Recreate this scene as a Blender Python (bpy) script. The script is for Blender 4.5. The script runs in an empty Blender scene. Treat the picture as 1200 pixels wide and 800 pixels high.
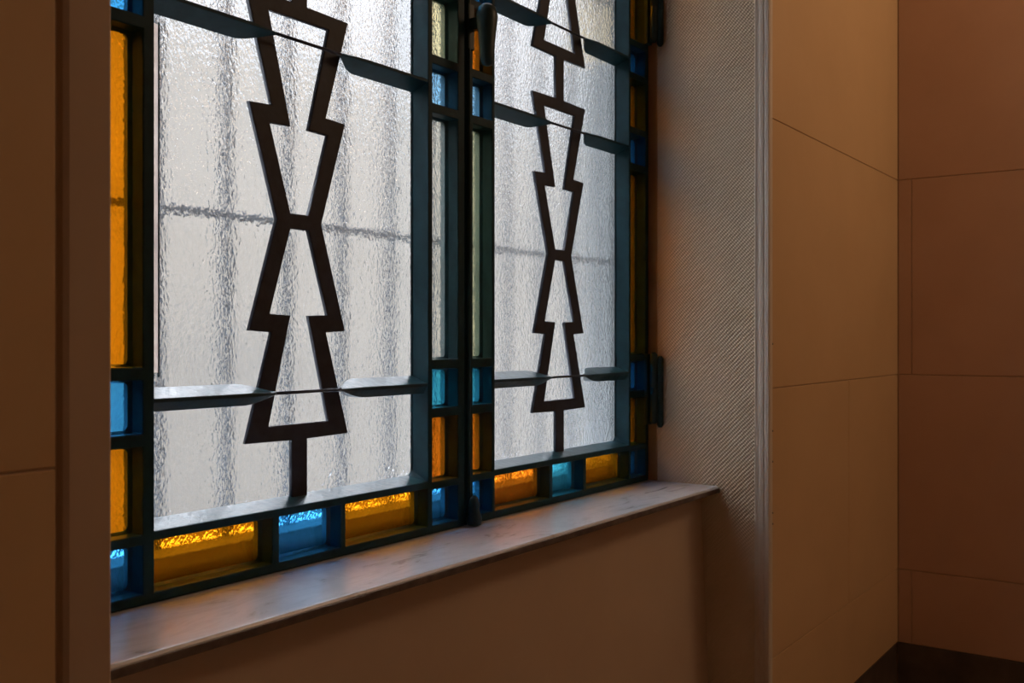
import bpy, bmesh, math
from mathutils import Vector

C = bpy.context.scene.collection
S = 1.3                      # metres per layout unit (distance eye -> window plane)
EYE = 1.4

def W(x, y, z):
    return Vector((S * x, S * y, EYE + S * z))

# ------------------------------------------------------------------ materials
def new_mat(name):
    m = bpy.data.materials.new(name); m.use_nodes = True
    nt = m.node_tree; nt.nodes.clear()
    out = nt.nodes.new('ShaderNodeOutputMaterial')
    return m, nt, out

def srgb(r, g, b):
    f = lambda v: (v / 255) / 12.92 if v <= 10.3 else ((v / 255 + .055) / 1.055) ** 2.4
    return (f(r), f(g), f(b), 1)

def coords(nt, scale=(1, 1, 1), rot=(0, 0, 0)):
    tc = nt.nodes.new('ShaderNodeTexCoord'); mp = nt.nodes.new('ShaderNodeMapping')
    mp.inputs['Scale'].default_value = scale; mp.inputs['Rotation'].default_value = rot
    nt.links.new(tc.outputs['Object'], mp.inputs['Vector'])
    return mp.outputs['Vector']

def noise(nt, vec, scale, detail=3, rough=.5, dist=0):
    n = nt.nodes.new('ShaderNodeTexNoise')
    n.inputs['Scale'].default_value = scale; n.inputs['Detail'].default_value = detail
    n.inputs['Roughness'].default_value = rough; n.inputs['Distortion'].default_value = dist
    nt.links.new(vec, n.inputs['Vector'])
    return n.outputs['Fac']

def ramp(nt, fac, stops):
    r = nt.nodes.new('ShaderNodeValToRGB')
    el = r.color_ramp.elements
    el[0].position, el[0].color = stops[0]
    el[1].position, el[1].color = stops[-1]
    for p, c in stops[1:-1]:
        e = el.new(p); e.color = c
    nt.links.new(fac, r.inputs['Fac'])
    return r.outputs['Color']

def bump(nt, h, strength, dist, prev=None):
    b = nt.nodes.new('ShaderNodeBump')
    b.inputs['Strength'].default_value = strength; b.inputs['Distance'].default_value = dist
    nt.links.new(h, b.inputs['Height'])
    if prev: nt.links.new(prev, b.inputs['Normal'])
    return b.outputs['Normal']

def principled(name, col, rough=.5, col2=None, nscale=4, bscale=None, bdist=.0005, spec=.5, stretch=(1, 1, 1), coat=0):
    m, nt, out = new_mat(name)
    p = nt.nodes.new('ShaderNodeBsdfPrincipled')
    p.inputs['Roughness'].default_value = rough
    p.inputs['Specular IOR Level'].default_value = spec
    p.inputs['Coat Weight'].default_value = coat
    v = coords(nt, stretch)
    if col2:
        c = ramp(nt, noise(nt, v, nscale, 5, .6), [(.3, col), (.7, col2)])
        nt.links.new(c, p.inputs['Base Color'])
    else:
        p.inputs['Base Color'].default_value = col
    if bscale:
        nt.links.new(bump(nt, noise(nt, v, bscale, 3), 1, bdist), p.inputs['Normal'])
    nt.links.new(p.outputs[0], out.inputs['Surface'])
    return m

M = {}
M['frame'] = principled('dark_teal_paint', srgb(28, 62, 70), .5, srgb(22, 50, 57), 30, 55, .0008, spec=.14)
M['gloss'] = principled('dark_teal_gloss_enamel', srgb(30, 66, 76), .3, srgb(24, 52, 60), 30, 55, .0011, spec=.36)
M['iron'] = principled('ornament_metal', srgb(60, 64, 74), .5, srgb(50, 52, 60), 40, 120, .0004, spec=.2)
M['hinge'] = principled('hinge_enamel', srgb(34, 64, 68), .42, srgb(26, 52, 56), 30, 70, .0005, spec=.3)
M['grille'] = principled('grille_paint', srgb(36, 60, 76), .5, srgb(32, 50, 64), 20, 60, .0005)
M['stone'] = principled('ochre_stone', srgb(222, 188, 142), .42, srgb(212, 178, 132), 2.2, 60, .00025)
M['stone_red'] = principled('brown_stone', srgb(204, 164, 138), .45, srgb(194, 154, 128), 2.2, 60, .00025)
M['plinth'] = principled('dark_plinth_stone', srgb(104, 88, 76), .45, srgb(70, 60, 54), 9, 60, .0003)
M['plaster'] = principled('plain_plaster', srgb(204, 180, 154), .7, srgb(194, 170, 146), 3, 40, .0006)
M['wood'] = principled('painted_casing', srgb(226, 214, 198), .45, srgb(216, 204, 188), 6, 30, .0003, stretch=(1, 1, .1))
M['ext'] = principled('pale_render', srgb(132, 125, 113), .8, srgb(74, 76, 76), 5, 25, .003)
M['ext_grey'] = principled('grey_render', srgb(120, 126, 126), .8, srgb(108, 114, 114), 5, 40, .001)
M['ext_tan'] = principled('tan_render', srgb(176, 158, 120), .8, srgb(160, 146, 116), 5, 40, .001)
M['floor'] = principled('floor_stone', srgb(160, 142, 122), .5, srgb(140, 124, 106), 3, 50, .0003)
M['ground'] = principled('yard_paving', srgb(150, 150, 148), .8, srgb(132, 134, 134), 3, 30, .002)
M['putty'] = M['frame']

# marble: pale grey with darker diagonal veins
m, nt, out = new_mat('sill_marble')
p = nt.nodes.new('ShaderNodeBsdfPrincipled'); p.inputs['Roughness'].default_value = .23; p.inputs['Specular IOR Level'].default_value = 1.0; p.inputs['IOR'].default_value = 1.75
v = coords(nt, (1, 3.0, 1), (0, 0, .25))
c = ramp(nt, noise(nt, v, 5.5, 8, .65, 1.2), [(.30, srgb(142, 144, 152)), (.42, srgb(220, 228, 240)), (.55, srgb(234, 241, 252)), (.8, srgb(200, 208, 220))])
nt.links.new(c, p.inputs['Base Color'])
nt.links.new(bump(nt, noise(nt, coords(nt), 14, 3), 1, .0006), p.inputs['Normal'])
nt.links.new(p.outputs[0], out.inputs['Surface']); M['marble'] = m

# embossed wallpaper: diagonal weave
m, nt, out = new_mat('embossed_wallpaper')
p = nt.nodes.new('ShaderNodeBsdfPrincipled'); p.inputs['Roughness'].default_value = .5
v = coords(nt)
c = ramp(nt, noise(nt, v, 5, 4), [(.3, srgb(226, 208, 180)), (.7, srgb(214, 196, 168))])
nt.links.new(c, p.inputs['Base Color'])
def wave(rot, scale, dist=.6):
    w = nt.nodes.new('ShaderNodeTexWave'); w.bands_direction = 'Y'
    w.inputs['Scale'].default_value = scale; w.inputs['Distortion'].default_value = dist
    w.inputs['Detail Scale'].default_value = 2
    nt.links.new(coords(nt, (1, 1, 1), (rot, 0, 0)), w.inputs['Vector'])
    return w.outputs['Fac']
w1 = wave(math.radians(-45), 38, 1.2); w2 = wave(math.radians(45), 55)
n1 = bump(nt, w1, 1, .0011); n2 = bump(nt, w2, 1, .0005, n1)
nt.links.new(n2, p.inputs['Normal'])
nt.links.new(p.outputs[0], out.inputs['Surface']); M['paper'] = m

def glass(name, tint, bd=.0016, rough=.05, scale=1.0, haze=.04):
    """rippled cast glass: refracting slab with a hammered surface and a little milky scatter"""
    m, nt, out = new_mat(name)
    g = nt.nodes.new('ShaderNodeBsdfGlass')
    g.inputs['IOR'].default_value = 1.45; g.inputs['Roughness'].default_value = rough
    col = tuple(math.sqrt(max(t, 0)) for t in tint) + (1,)
    g.inputs['Color'].default_value = col
    v = coords(nt, (1, 1, .62), (0, math.radians(18), 0))
    fine = noise(nt, v, 105 * scale, 2, .45, .7)
    broad = noise(nt, coords(nt, (1, 1, .5)), 30 * scale, 2, .4)
    grit = noise(nt, v, 230 * scale, 1, .4)
    n0 = bump(nt, grit, 1, bd * .55)
    n1 = bump(nt, fine, 1, bd * .8, n0); n2 = bump(nt, broad, 1, bd * .75, n1)
    nt.links.new(n2, g.inputs['Normal'])
    t = nt.nodes.new('ShaderNodeBsdfTranslucent'); t.inputs['Color'].default_value = col
    nt.links.new(bump(nt, fine, 1, bd * 3.0), t.inputs['Normal'])
    mx = nt.nodes.new('ShaderNodeMixShader'); mx.inputs['Fac'].default_value = haze
    nt.links.new(g.outputs[0], mx.inputs[1]); nt.links.new(t.outputs[0], mx.inputs[2])
    nt.links.new(mx.outputs[0], out.inputs['Surface'])
    return m
G = dict(clear=glass('clear_rippled_glass', (.97, .97, .96)),
         amber=glass('amber_glass', (1.0, .31, .006), .0009),
         orange=glass('orange_glass', (1.0, .24, .01), .0009),
         blue=glass('blue_glass', (.07, .48, 1.0), .0009),
         sky=glass('light_blue_glass', (.36, .72, 1.0), .0009),
         teal=glass('turquoise_glass', (.07, .58, .80), .0009),
         straw=glass('straw_glass', (1.0, .88, .50), .0009),
         grey=glass('colourless_strip_glass', (.92, .90, .80), .0009),
         olive=glass('pale_olive_glass', (.82, .80, .48), .0009))

# ------------------------------------------------------------------ mesh helpers
def link(name, bm, mat, parent=None, origin=None, bevel=0, smooth=False, segs=2):
    """bm is in layout units; converted to metres, local to the parent's location"""
    o0 = parent_world(parent) if parent else (origin if origin is not None else Vector((0, 0, 0)))
    for v in bm.verts: v.co = W(*v.co) - o0
    bmesh.ops.recalc_face_normals(bm, faces=bm.faces)
    me = bpy.data.meshes.new(name); bm.to_mesh(me); bm.free()
    me.materials.append(mat)
    ob = bpy.data.objects.new(name, me); C.objects.link(ob)
    if parent:
        ob.parent = parent
    else:
        ob.location = o0
    if smooth:
        for f in me.polygons: f.use_smooth = True
    if bevel:
        b = ob.modifiers.new('bevel', 'BEVEL'); b.width = bevel; b.segments = segs
        b.limit_method = 'ANGLE'; b.angle_limit = math.radians(40)
        b.harden_normals = False
    return ob

def parent_world(p):
    v = Vector((0, 0, 0))
    while p:
        v = v + p.location; p = p.parent
    return v

def box(bm, x0, x1, y0, y1, z0, z1):
    vs = [bm.verts.new((x, y, z)) for x in (x0, x1) for y in (y0, y1) for z in (z0, z1)]
    for f in ((0, 1, 3, 2), (4, 6, 7, 5), (0, 4, 5, 1), (2, 3, 7, 6), (0, 2, 6, 4), (1, 5, 7, 3)):
        bm.faces.new([vs[i] for i in f])

def B(*boxes):
    bm = bmesh.new()
    for b in boxes: box(bm, *b)
    return bm

def prism(bm, poly, axis_pts):
    """poly: list of (a,b); axis_pts: function(a,b,t)->xyz for t in 0,1"""
    r = [[bm.verts.new(axis_pts(a, b, t)) for a, b in poly] for t in (0, 1)]
    n = len(poly)
    bm.faces.new(r[0]); bm.faces.new(list(reversed(r[1])))
    for i in range(n):
        j = (i + 1) % n
        bm.faces.new([r[0][i], r[1][i], r[1][j], r[0][j]])

def cyl(bm, c, r, z0, z1, n=20):
    pts = [(c[0] + r * math.cos(2 * math.pi * i / n), c[1] + r * math.sin(2 * math.pi * i / n)) for i in range(n)]
    prism(bm, pts, lambda a, b, t: (a, b, z0 + (z1 - z0) * t))

def lathe(bm, cx, cy, prof, n=20):
    rings = []
    for r, z in prof:
        rings.append([bm.verts.new((cx + r * math.cos(2 * math.pi * i / n), cy + r * math.sin(2 * math.pi * i / n), z)) for i in range(n)])
    for a, b in zip(rings, rings[1:]):
        for i in range(n):
            j = (i + 1) % n
            bm.faces.new([a[i], a[j], b[j], b[i]])
    bm.faces.new(rings[0]); bm.faces.new(list(reversed(rings[-1])))

def grid_slab(xs, zs, holes, y0, y1):
    """manifold plate with rectangular openings"""
    bm = bmesh.new()
    hx = sorted(set([round(x, 5) for x in xs] + [round(h[i], 5) for h in holes for i in (0, 1)]))
    hz = sorted(set([round(z, 5) for z in zs] + [round(h[i], 5) for h in holes for i in (2, 3)]))
    def solid(i, j):
        if i < 0 or j < 0 or i >= len(hx) - 1 or j >= len(hz) - 1: return False
        cx, cz = (hx[i] + hx[i + 1]) / 2, (hz[j] + hz[j + 1]) / 2
        return not any(h[0] < cx < h[1] and h[2] < cz < h[3] for h in holes)
    vc = {}
    def V(i, j, k):
        if (i, j, k) not in vc: vc[(i, j, k)] = bm.verts.new((hx[i], (y0, y1)[k], hz[j]))
        return vc[(i, j, k)]
    for i in range(len(hx) - 1):
        for j in range(len(hz) - 1):
            if not solid(i, j): continue
            for k in (0, 1):
                bm.faces.new([V(i, j, k), V(i + 1, j, k), V(i + 1, j + 1, k), V(i, j + 1, k)])
            if not solid(i - 1, j): bm.faces.new([V(i, j, 0), V(i, j + 1, 0), V(i, j + 1, 1), V(i, j, 1)])
            if not solid(i + 1, j): bm.faces.new([V(i + 1, j, 0), V(i + 1, j + 1, 0), V(i + 1, j + 1, 1), V(i + 1, j, 1)])
            if not solid(i, j - 1): bm.faces.new([V(i, j, 0), V(i + 1, j, 0), V(i + 1, j, 1), V(i, j, 1)])
            if not solid(i, j + 1): bm.faces.new([V(i, j + 1, 0), V(i + 1, j + 1, 0), V(i + 1, j + 1, 1), V(i, j + 1, 1)])
    bmesh.ops.dissolve_limit(bm, angle_limit=.01, verts=bm.verts, edges=bm.edges)
    return bm

def rrect(x0, x1, z0, z1, r, n=5):
    pts = []
    for cx, cz, a0 in ((x1 - r, z1 - r, 0), (x0 + r, z1 - r, 90), (x0 + r, z0 + r, 180), (x1 - r, z0 + r, 270)):
        for k in range(n + 1):
            a = math.radians(a0 + 90 * k / n)
            pts.append((cx + r * math.cos(a), cz + r * math.sin(a)))
    return pts

def bead(bm, h, yg, inset, r, ya, ix=None):
    """sloping putty bead: from the opening's edge at depth ya to a rounded inner rectangle at the glass"""
    x0, x1, z0, z1 = h
    ix = inset if ix is None else ix
    inner = rrect(x0 + ix, x1 - ix, z0 + inset, z1 - inset, r)
    outer = rrect(x0, x1, z0, z1, .0004)
    a = [bm.verts.new((p[0], yg, p[1])) for p in inner]
    ze = lambda p: min(abs(p[1] - z0), abs(p[1] - z1)) < .0003
    b = [bm.verts.new((p[0], ya if (ix == inset or ze(p)) else yg - .003, p[1])) for p in outer]
    c = [bm.verts.new((p[0], yg, p[1])) for p in outer]
    n = len(a)
    for i in range(n):
        j = (i + 1) % n
        bm.faces.new([a[i], a[j], b[j], b[i]]); bm.faces.new([b[i], b[j], c[j], c[i]]); bm.faces.new([c[i], c[j], a[j], a[i]])

def thing(name, loc, label, cat, group=None):
    o = bpy.data.objects.new(name, None); C.objects.link(o); o.location = W(*loc)
    o.empty_display_size = .05
    o['label'] = label; o['category'] = cat
    if group: o['group'] = group
    return o

def struct(name, bm, mat, label=None, cat=None, **k):
    o = link(name, bm, mat, **k); o['kind'] = 'structure'
    if label: o['label'] = label
    if cat: o['category'] = cat
    return o

# ------------------------------------------------------------------ the casements
ZB, ZT = -.302, 1.283
ROWS = [(-.290, -.234), (-.2225, -.1225), (-.108, -.047), (-.032, .352), (.367, .428), (.4425, .5425), (.5565, .611),
        (.6255, 1.0095), (1.0245, 1.0855), (1.100, 1.200), (1.212, 1.268)]
MZ0, MZ1 = -.2205, 1.1985
YF, YG, YGB, YB = 1.0, 1.025, 1.029, 1.0395
YM = 1.034                   # room face of the large clear pane
KO = 1.0265 / 1.03

def ornament(cx, parent):
    """stepped-trapezoid metal outline: one flat figure with two pointed halves, mirrored in the upper half"""
    half_o = [(.041, 0), (.088, .149), (.050, .151), (.094, .296), (.0142, .2975)]
    half_i = [(.0165, .0105), (.053, .1265), (.0165, .128), (.055, .276)]
    w1, w2 = .16, .834
    right = []
    for x, z in reversed(half_o): right.append((x, w1 - z))
    for x, z in half_o[1:]: right.append((x, w1 + z))
    for x, z in reversed(half_o): right.append((x, w2 - z))
    for x, z in half_o[1:]: right.append((x, w2 + z))
    zb, zt = -.2225 / KO, 1.2005 / KO
    right = [(.0142, zb)] + right + [(.0142, zt)]
    sil = right + [(-x, z) for x, z in reversed(right)]
    loops = [sil]
    for w in (w1, w2):
        for sg in (-1, 1):
            pr = [(x, w + sg * z) for x, z in half_i]
            loops.append(pr + [(-x, z) for x, z in reversed(pr)])
    cu = bpy.data.curves.new('tracery', 'CURVE'); cu.dimensions = '2D'; cu.fill_mode = 'BOTH'
    for lp in loops:
        sp = cu.splines.new('POLY'); sp.points.add(len(lp) - 1); sp.use_cyclic_u = True
        for q, (x, z) in zip(sp.points, lp): q.co = (S * KO * x, S * KO * z, 0, 1)
    bev = .0022
    cu.extrude = S * .0036 - bev; cu.bevel_depth = bev; cu.bevel_resolution = 3; cu.offset = -bev * 1.0
    tmp = bpy.data.objects.new('tmp', cu); C.objects.link(tmp)
    bpy.context.view_layer.update()
    me = bpy.data.meshes.new_from_object(tmp.evaluated_get(bpy.context.evaluated_depsgraph_get()))
    bpy.data.objects.remove(tmp)
    o0 = parent_world(parent)
    base = W(KO * cx, 1.0302, 0) - o0
    for v in me.vertices:
        v.co = base + Vector((v.co.x, v.co.z, v.co.y))
    bm = bmesh.new(); bm.from_mesh(me); bmesh.ops.recalc_face_normals(bm, faces=bm.faces); bm.to_mesh(me); bm.free()
    me.materials.clear(); me.materials.append(M['iron'])
    ob = bpy.data.objects.new('tracery', me); C.objects.link(ob); ob.parent = parent
    ob['label'] = 'flat brown-black metal tracery of stepped pointed shapes on a stem'
    return ob

def crossbar(x0, x1, cx, zc, parent):
    """bar of two flared blades joined by a thin rod in front of the tracery"""
    mt = M['gloss'] if zc < 0 else M['frame']
    n = 28; ends = []
    for a_, b_ in ((x0, cx - .060), (cx + .060, x1)):
        bm = bmesh.new(); rings = []
        for i in range(n + 1):
            x = a_ + (b_ - a_) * i / n
            t = min(1, max(0, (abs(x - cx) - .060) / .052)); t = math.sin(t * math.pi / 2) ** 1.2 if t < 1 else 1
            hh = .0024 + (.0135 - .0024) * t
            y0 = 1.0008 + .0045 * (1 - t); ym = y0 + .0310 * t + .003 * (1 - t); yb = 1.0116 + (YM - .0002 - 1.0116) * t
            e = .0016 * t + .0006
            rings.append([bm.verts.new((x, y, z)) for y, z in ((y0, zc - e), (y0, zc + e), (ym, zc + hh), (yb, zc + hh), (yb, zc - hh), (y0 + .009 * t + .003 * (1 - t) if zc < 0 else ym, zc - hh))])
        for a, b in zip(rings, rings[1:]):
            for i in range(6):
                j = (i + 1) % 6
                bm.faces.new([a[i], a[j], b[j], b[i]])
        bm.faces.new(rings[0]); bm.faces.new(list(reversed(rings[-1])))
        link('glazing_bar', bm, mt, parent, bevel=.0008)
    rd = bmesh.new()
    m_ = 10
    ra = [[rd.verts.new((xx, 1.0082 + .0026 * math.cos(2 * math.pi * k / m_), zc + .0022 * math.sin(2 * math.pi * k / m_))) for k in range(m_)] for xx in (cx - .0598, cx + .0598)]
    for k in range(m_):
        rd.faces.new([ra[0][k], ra[1][k], ra[1][(k + 1) % m_], ra[0][(k + 1) % m_]])
    rd.faces.new(ra[0]); rd.faces.new(list(reversed(ra[1])))
    link('bar_rod', rd, M['iron'], parent, smooth=True)

def pane(h, mat, parent, label, YG=YG, YGB=YGB):
    x0, x1, z0, z1 = h
    bm = B((x0 + .0003, x1 - .0003, YG, YGB, z0 + .0003, z1 - .0003))
    o = link('glass_pane', bm, mat, parent); o['label'] = label
    return o

def casement(x0, x1, cols, main, bottom, cx, label, seq):
    root = thing('window_casement', ((x0 + x1) / 2, YF, ZB), label, 'window', 'paired stained glass casements')
    holes, panes = [], []
    for ci, (a, b) in enumerate(cols):
        for ri, (z0, z1) in enumerate(ROWS):
            holes.append((a, b, z0, z1)); panes.append((holes[-1], seq[ci][ri]))
    mh = (main[0], main[1], MZ0, MZ1); holes.append(mh)
    for a, b, k in bottom:
        for z0, z1 in ((-.290, -.231), (1.209, 1.268)):
            holes.append((a, b, z0, z1)); panes.append((holes[-1], k))
    link('casement_frame', grid_slab([x0, x1], [ZB, ZT], holes, YF, YB), M['frame'], root, bevel=.0022, segs=3)
    bm = bmesh.new()
    for h, k in panes: bead(bm, h, YG - .0001, .0032, .006, YG - .005)
    bead(bm, mh, YM - .0001, .0085, .010, 1.0035, .0025)
    link('glazing_bead', bm, M['gloss'], root, smooth=False)
    nm = dict(amber='amber', orange='deep orange', blue='bright blue', sky='light blue', teal='turquoise', straw='pale straw yellow', grey='colourless', olive='pale olive')
    for h, k in panes: pane(h, G[k], root, nm[k] + ' glass pane')
    pane(mh, G['clear'], root, 'large clear rippled glass pane', YM, YM + .004)
    ornament(cx, root)
    for zc in (-.071, .3985, .583, 1.052):
        crossbar(main[0] + .0002, main[1] - .0002, KO * cx, zc, root)
    return root

RL = ['blue', 'amber', 'blue', 'amber', 'blue', 'amber', 'blue', 'amber', 'blue', 'amber', 'blue']
RB = ['blue', 'orange', 'teal', 'grey', 'sky', 'straw', 'blue', 'grey', 'teal', 'orange', 'blue']
RC = ['blue', 'orange', 'teal', 'olive', 'sky', 'orange', 'blue', 'olive', 'teal', 'orange', 'blue']
left = casement(.6225, 1.3005, [(.6355, .7025), (1.2186, 1.283)], (.7175, 1.2085),
                [(.7175, .8945, 'amber'), (.906, 1.018, 'blue'), (1.028, 1.207, 'amber')], .970,
                'dark teal metal casement with long amber strip beside the near brown wall, no handle', [RL, RB])
right = casement(1.3035, 1.9455, [(1.3225, 1.3765), (1.866, 1.932)], (1.384, 1.8590),
                 [(1.384, 1.5535, 'orange'), (1.565, 1.6735, 'teal'), (1.685, 1.8575, 'amber')], 1.6385,
                 'dark teal metal casement carrying the window handle, hinged beside the papered reveal', [RC, RL])

# dark edge line of the large left pane
fm, nt, out = new_mat('translucent_tape')
t_ = nt.nodes.new('ShaderNodeBsdfTranslucent'); d_ = nt.nodes.new('ShaderNodeBsdfDiffuse'); mx_ = nt.nodes.new('ShaderNodeMixShader')
t_.inputs['Color'].default_value = srgb(250, 240, 232); d_.inputs['Color'].default_value = srgb(235, 225, 215); mx_.inputs['Fac'].default_value = .08
nt.links.new(ramp(nt, noise(nt, coords(nt, (1, 1, .3)), 25), [(.3, srgb(225, 212, 204)), (.7, srgb(252, 244, 238))]), t_.inputs['Color'])
nt.links.new(t_.outputs[0], mx_.inputs[1]); nt.links.new(d_.outputs[0], mx_.inputs[2]); nt.links.new(mx_.outputs[0], out.inputs['Surface'])
tp = link('sealing_tape', B((.7200, .7460, YM - .0008, YM - .0003, -.040, .374)), fm, left)
tp['label'] = 'pale strip along the left edge of the large pane'
link('pane_edge_strip', B((.7460, .7472, YM - .0025, YM - .0002, -.045, .376)), M['frame'], left)

# espagnolette rod, keep and handle on the meeting stile of the right leaf
rod = bmesh.new(); cyl(rod, (1.3085, .9972), .0028, -.292, 1.27, 12)
link('bolt_rod', rod, M['hinge'], right, smooth=True)
kp = bmesh.new()
lathe(kp, 1.3075, .9865, [(.002, -.3005), (.0115, -.3), (.013, -.293), (.0115, -.284), (.0085, -.275), (.0095, -.268), (.007, -.258), (.002, -.253)], 20)
k = link('bolt_socket', kp, M['hinge'], right, smooth=True); k['label'] = 'rounded bolt foot at the bottom of the meeting stile'
hd = bmesh.new()
hx, hy = 1.304, .958
prof = [(.003, .436), (.0095, .4385), (.0125, .447), (.0135, .470), (.0155, .490), (.0180, .508), (.0182, .519), (.0150, .5295), (.008, .5345), (.002, .5355)]
lathe(hd, hx, hy, prof, 28)
for v_ in hd.verts: v_.co.y = hy + (v_.co.y - hy) * .9
h = link('window_handle', hd, M['hinge'], right, smooth=True); h['label'] = 'dark rounded window handle hanging down'
nk = B((1.3065, 1.3185, .968, .9999, .500, .520), (1.3045, 1.3205, .995, .9999, .470, .545))
link('handle_neck', nk, M['hinge'], right, bevel=.002)

# hinges: knuckle pair + leaf, three down the reveal side
def hinge(z0, z1):
    o = bmesh.new()
    box(o, 1.925, 1.946, .992, .9998, z0 + .006, z1 - .004)
    link_o = link('hinge', o, M['hinge'], right, bevel=.0015)
    for n_, (cx_, r_, a, b) in enumerate(((1.9345, .0085, z0 + .008, z1), (1.9445, .0072, z0, z1 - .008))):
        q = bmesh.new()
        prof = [(r_ * .5, a), (r_, a + .006), (r_, (a + b) / 2 - .001), (r_ * .9, (a + b) / 2), (r_, (a + b) / 2 + .001), (r_, b - .006), (r_ * .5, b)]
        lathe(q, cx_, (.982, .972)[n_], prof, 18)
        kn = link('hinge_knuckle', q, M['hinge'], right, smooth=True)
        kn.parent = link_o
for z in (-.188, .462 + .159, 1.07): hinge(z, z + .16)

# ------------------------------------------------------------------ fixed frame, sill, grille
fr = grid_slab([.4885, 1.9545], [-.3025, 1.2825], [(.640, 1.915, -.262, 1.255)], 1.0400, 1.0860)
box(fr, .4885, .6205, 1.0, 1.037, -.3025, 1.2825)
struct('window_1', fr, principled('outer_frame_paint', srgb(20, 34, 37), .6, srgb(16, 28, 30), 20, 50, .0006, spec=.15), bevel=.003)

sl = bmesh.new()
prism(sl, [(.843, -.317), (.843, -.306), (.8455, -.3032), (.849, -.3030), (1.27, -.3035), (1.27, -.317)],
      lambda a, b, t: (.489 + (1.954 - .489) * t, a, b))
sill = link('window_sill', sl, M['marble'], origin=W(1.2, 1.0, -.317), bevel=.001)
em = principled('shaded_marble_edge', srgb(118, 104, 96), .6, srgb(84, 74, 70), 40, 60, .0012, spec=.2)  # dark brown tone paints in the shade on the sill's front face
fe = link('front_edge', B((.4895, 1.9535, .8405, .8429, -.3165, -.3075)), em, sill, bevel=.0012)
fe['label'] = 'front edge with shade painted into its darker colour'
sill['label'] = 'polished pale grey veined marble sill under the coloured glass window'; sill['category'] = 'window sill'

gr = thing('security_grille', (1.25, 1.10, -.3025), 'blue-grey iron bar grille outside, blurred behind the clear rippled glass', 'grille')
kg = 1.10 / 1.15
bx = [kg * (.828 + .114 * i) for i in range(-2, 11)]
for xb in bx:
    b_ = bmesh.new(); box(b_, xb - .0052, xb + .0052, 1.0955, 1.1050, -.3030, 1.27)
    link('upright_bar', b_, M['grille'], gr, bevel=.001)
for zb in (.173 * kg, .723):
    b_ = bmesh.new(); box(b_, .489, 1.9545, 1.0870, 1.0953, zb - .0045, zb + .0045)
    link('cross_bar', b_, M['grille'], gr, bevel=.001)

# ------------------------------------------------------------------ room shell
FL, CE = -1.4 / S, 1.75
XL, XR, YK, YW = -1.7, 2.95, -2.0, .737
ZJ = [FL + .002, -.850, -.645, -.100, .445, .990, 1.535, CE]
gp = .0011
def slabs_x(x0, x1, vert, y0, y1, zj):
    bm = bmesh.new()
    for i, (a, b) in enumerate(zip(zj, zj[1:])):
        xs = [x0] + [v for v in vert.get(i, []) if x0 < v < x1] + [x1]
        for p_, q_ in zip(xs, xs[1:]):
            box(bm, p_ + (gp if p_ != x0 else 0), q_ - (gp if q_ != x1 else 0), y0, y1, a + gp, b - gp)
    return bm
vr = {1: [2.493], 4: [2.493]}
struct('wall_front_right', slabs_x(1.9745, XR, vr, YW, YW + .018, ZJ[1:]), M['stone'], bevel=.0012)
vl = {i: [(-1.2, -1.5)[i % 2], (-.30, -.75)[i % 2]] for i in range(7)}
struct('wall_front_left', slabs_x(XL, .440, vl, YW, YW + .018, ZJ[1:]), M['stone'], bevel=.0012)
struct('wall_core', B((1.966, 3.2, .7555, 1.2, FL, CE), (XL - .15, .4885, .7555, 1.2, FL, CE), (.489, 1.9545, .7555, 1.2, 1.2835, CE)), M['plaster'])
struct('wall_front_above', B((.4885, 1.9545, YW, .7553, 1.2835, CE - .002)), M['stone'])
# reveal lined with embossed paper, bare plaster strip by the casement
rv = B((1.955, 1.9657, .7665, .9835, FL + .002, 1.283))
struct('wall_reveal', rv, M['paper'])
struct('trim_3', B((1.9535, 1.9657, .984, 1.0370, -.3025, 1.2825)), principled('varnished_strip', srgb(186, 142, 98), .5, srgb(168, 126, 86), 12), bevel=.002)
ap = bmesh.new()
prism(ap, [(.883, -.3175), (.862, -.80), (.850, FL + .001), (1.2, FL + .001), (1.2, -.3175)], lambda a, b, t: (.489 + (1.9545 - .489) * t, a, b))
struct('wall_below_sill', ap, M['plaster'])

# right wall
ry = bmesh.new()
vy = {1: [.700], 2: [], 3: [.700], 4: [], 5: [.700], 6: [], 0: []}
for i, (a, b) in enumerate(zip(ZJ[1:], ZJ[2:])):
    ys = [YW - .0005] + [v for v in {0: [.70, -.3, -1.2], 1: [.1, -.9], 2: [.70, -.3, -1.2], 3: [.1, -.9], 4: [.70, -.3, -1.2], 5: [.1, -.9]}[i]] + [YK]
    for q_, p_ in zip(ys, ys[1:]):
        box(ry, XR, XR + .018, p_ + gp, q_ - gp, a + gp, b - gp)
struct('wall_right', ry, M['stone_red'], bevel=.0012)
struct('wall_right_core', B((XR + .0185, XR + .12, YK - .1, .755, FL, CE)), M['plaster'])
struct('wall_mortar', B((1.975, XR, YW + .0022, YW + .0181, -.85, CE - .002), (XL, .4395, YW + .0022, YW + .0181, -.85, CE - .002), (XR + .0022, XR + .0181, YK, YW + .0021, -.85, CE - .002)), M['plaster'])
struct('baseboard_front', B((1.9745, XR - .0165, YW - .0005, YW + .0175, FL + .001, -.850 - gp)), M['plinth'], bevel=.0012)
struct('baseboard_right', B((XR - .001, XR + .018, YK, YW - .001, FL + .001, -.850 - gp)), M['plinth'], bevel=.0012)
struct('baseboard_left', B((XL, .440, YW, YW + .0175, FL + .001, -.850 - gp)), M['plinth'], bevel=.0012)
struct('wall_left', B((XL - .1, XL, YK, .755, FL, CE)), M['plaster'])
struct('wall_back', B((XL - .1, XR + .12, YK - .1, YK, FL, CE)), M['plaster'])
struct('floor', B((XL - .1, XR + .12, YK - .1, 1.2, FL - .08, FL)), M['floor'])
struct('ceiling', B((XL - .1, XR + .12, YK - .1, 1.2, CE, CE + .08)), M['plaster'])

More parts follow.
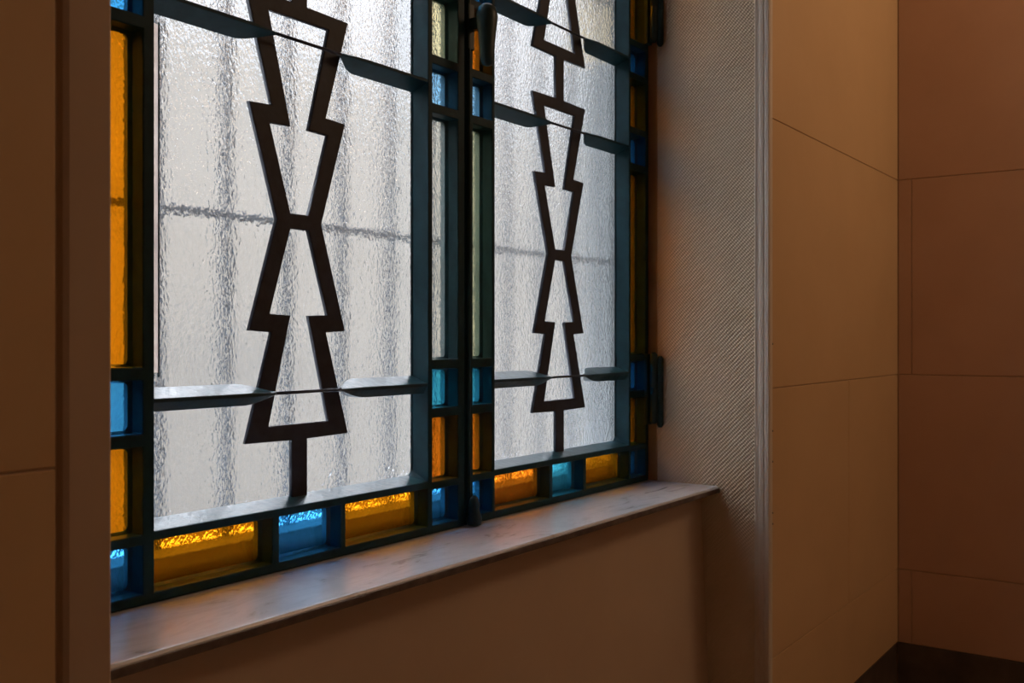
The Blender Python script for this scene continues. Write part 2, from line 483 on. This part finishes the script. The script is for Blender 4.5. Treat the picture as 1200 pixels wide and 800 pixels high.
# moulded casing on the reveal's outer arris (right) and its partner on the left
tr = bmesh.new()
prof = [(1.9535, .7660), (1.9510, .7635), (1.9525, .7600), (1.9525, .7560), (1.9500, .7530), (1.9500, .7470), (1.9520, .7450), (1.9500, .7425),
        (1.9500, .7365), (1.9515, .7345), (1.9545, .7345), (1.9560, .7365), (1.9580, .7345), (1.9700, .7345), (1.9718, .7365), (1.9718, .7550), (1.9656, .7550), (1.9545, .7660)]
prism(tr, prof, lambda a, b, t: (a, b, FL + .002 + (1.283 - FL) * t))
t1 = struct('trim_1', tr, M['wood'], bevel=.0006)
for zn in (-.185, -.247, -.350, -.372, -.01):
    n_ = bmesh.new(); bmesh.ops.create_uvsphere(n_, u_segments=10, v_segments=6, radius=.0020)
    for v_ in n_.verts: v_.co = Vector((1.9705, .7345, zn)) + Vector((v_.co.x, v_.co.y * .6, v_.co.z))
    q = link('nail_head', n_, M['grille'], t1)
tl = bmesh.new()
prof = [(.4405, .7550), (.4405, .7420), (.4440, .7410), (.4455, .7365), (.4500, .7345), (.4850, .7345), (.4878, .7375), (.4880, .7550)]
prism(tl, prof, lambda a, b, t: (a, b, FL + .002 + (1.283 - FL) * t))
struct('trim_2', tl, M['plaster'], bevel=.0008)

# ------------------------------------------------------------------ outside
struct('wall_courtyard', B((-4.0, 9.0, 3.0, 3.2, -3.0, 1.12)), M['ext'])
struct('courtyard_paving', B((-4.0, 9.0, 1.21, 3.0, -3.1, -3.0)), M['ground'])
struct('wall_outer_jamb', B((1.9546, 1.9656, 1.0865, 1.2, -.303, .615)), M['ext_grey'])
struct('wall_outer_jamb_upper', B((1.9546, 1.9656, 1.0865, 1.2, .6155, 1.283)), M['ext_tan'])

# ------------------------------------------------------------------ light
w = bpy.data.worlds.new('overcast'); bpy.context.scene.world = w; w.use_nodes = True
nt = w.node_tree; bg = nt.nodes['Background']
tc = nt.nodes.new('ShaderNodeTexCoord'); sp = nt.nodes.new('ShaderNodeSeparateXYZ')
nt.links.new(tc.outputs['Generated'], sp.inputs[0])
cr = ramp(nt, sp.outputs['Z'], [(0, (.12, .125, .135, 1)), (.38, (.175, .183, .20, 1)), (.52, (1.5, 1.58, 1.74, 1)), (1, (3.5, 3.75, 4.2, 1))])
nt.links.new(cr, bg.inputs['Color']); bg.inputs['Strength'].default_value = 5.6

def lamp(loc, energy, col, rad):
    l = bpy.data.lights.new('warm_lamp', 'POINT'); l.energy = energy; l.color = col; l.shadow_soft_size = rad
    o = bpy.data.objects.new('warm_lamp', l); C.objects.link(o); o.location = W(*loc)
    return o
lamp((2.50, -.50, 1.2), 26, (1.0, .72, .46), .3)

# ------------------------------------------------------------------ camera
cd = bpy.data.cameras.new('camera'); cam = bpy.data.objects.new('camera', cd); C.objects.link(cam)
cam.location = (0, 0, EYE)
cam.rotation_euler = (math.radians(90), 0, math.atan2(827, 1186) - math.radians(90))
cd.sensor_width = 36; cd.lens = 36 * 1186 / 1200; cd.shift_y = -3 / 1200
cd.clip_start = .02
cd.dof.use_dof = True; cd.dof.focus_distance = 1.95; cd.dof.aperture_fstop = 8
sc = bpy.context.scene
sc.camera = cam
sc.view_settings.view_transform = 'Standard'; sc.view_settings.look = 'None'
sc.view_settings.gamma = 1; sc.view_settings.use_curve_mapping = False
sc.view_settings.exposure = 0
sc.cycles.use_denoising = True
sc.cycles.sample_clamp_indirect = 5; sc.cycles.sample_clamp_direct = 3
sc.cycles.max_bounces = 16; sc.cycles.transmission_bounces = 12
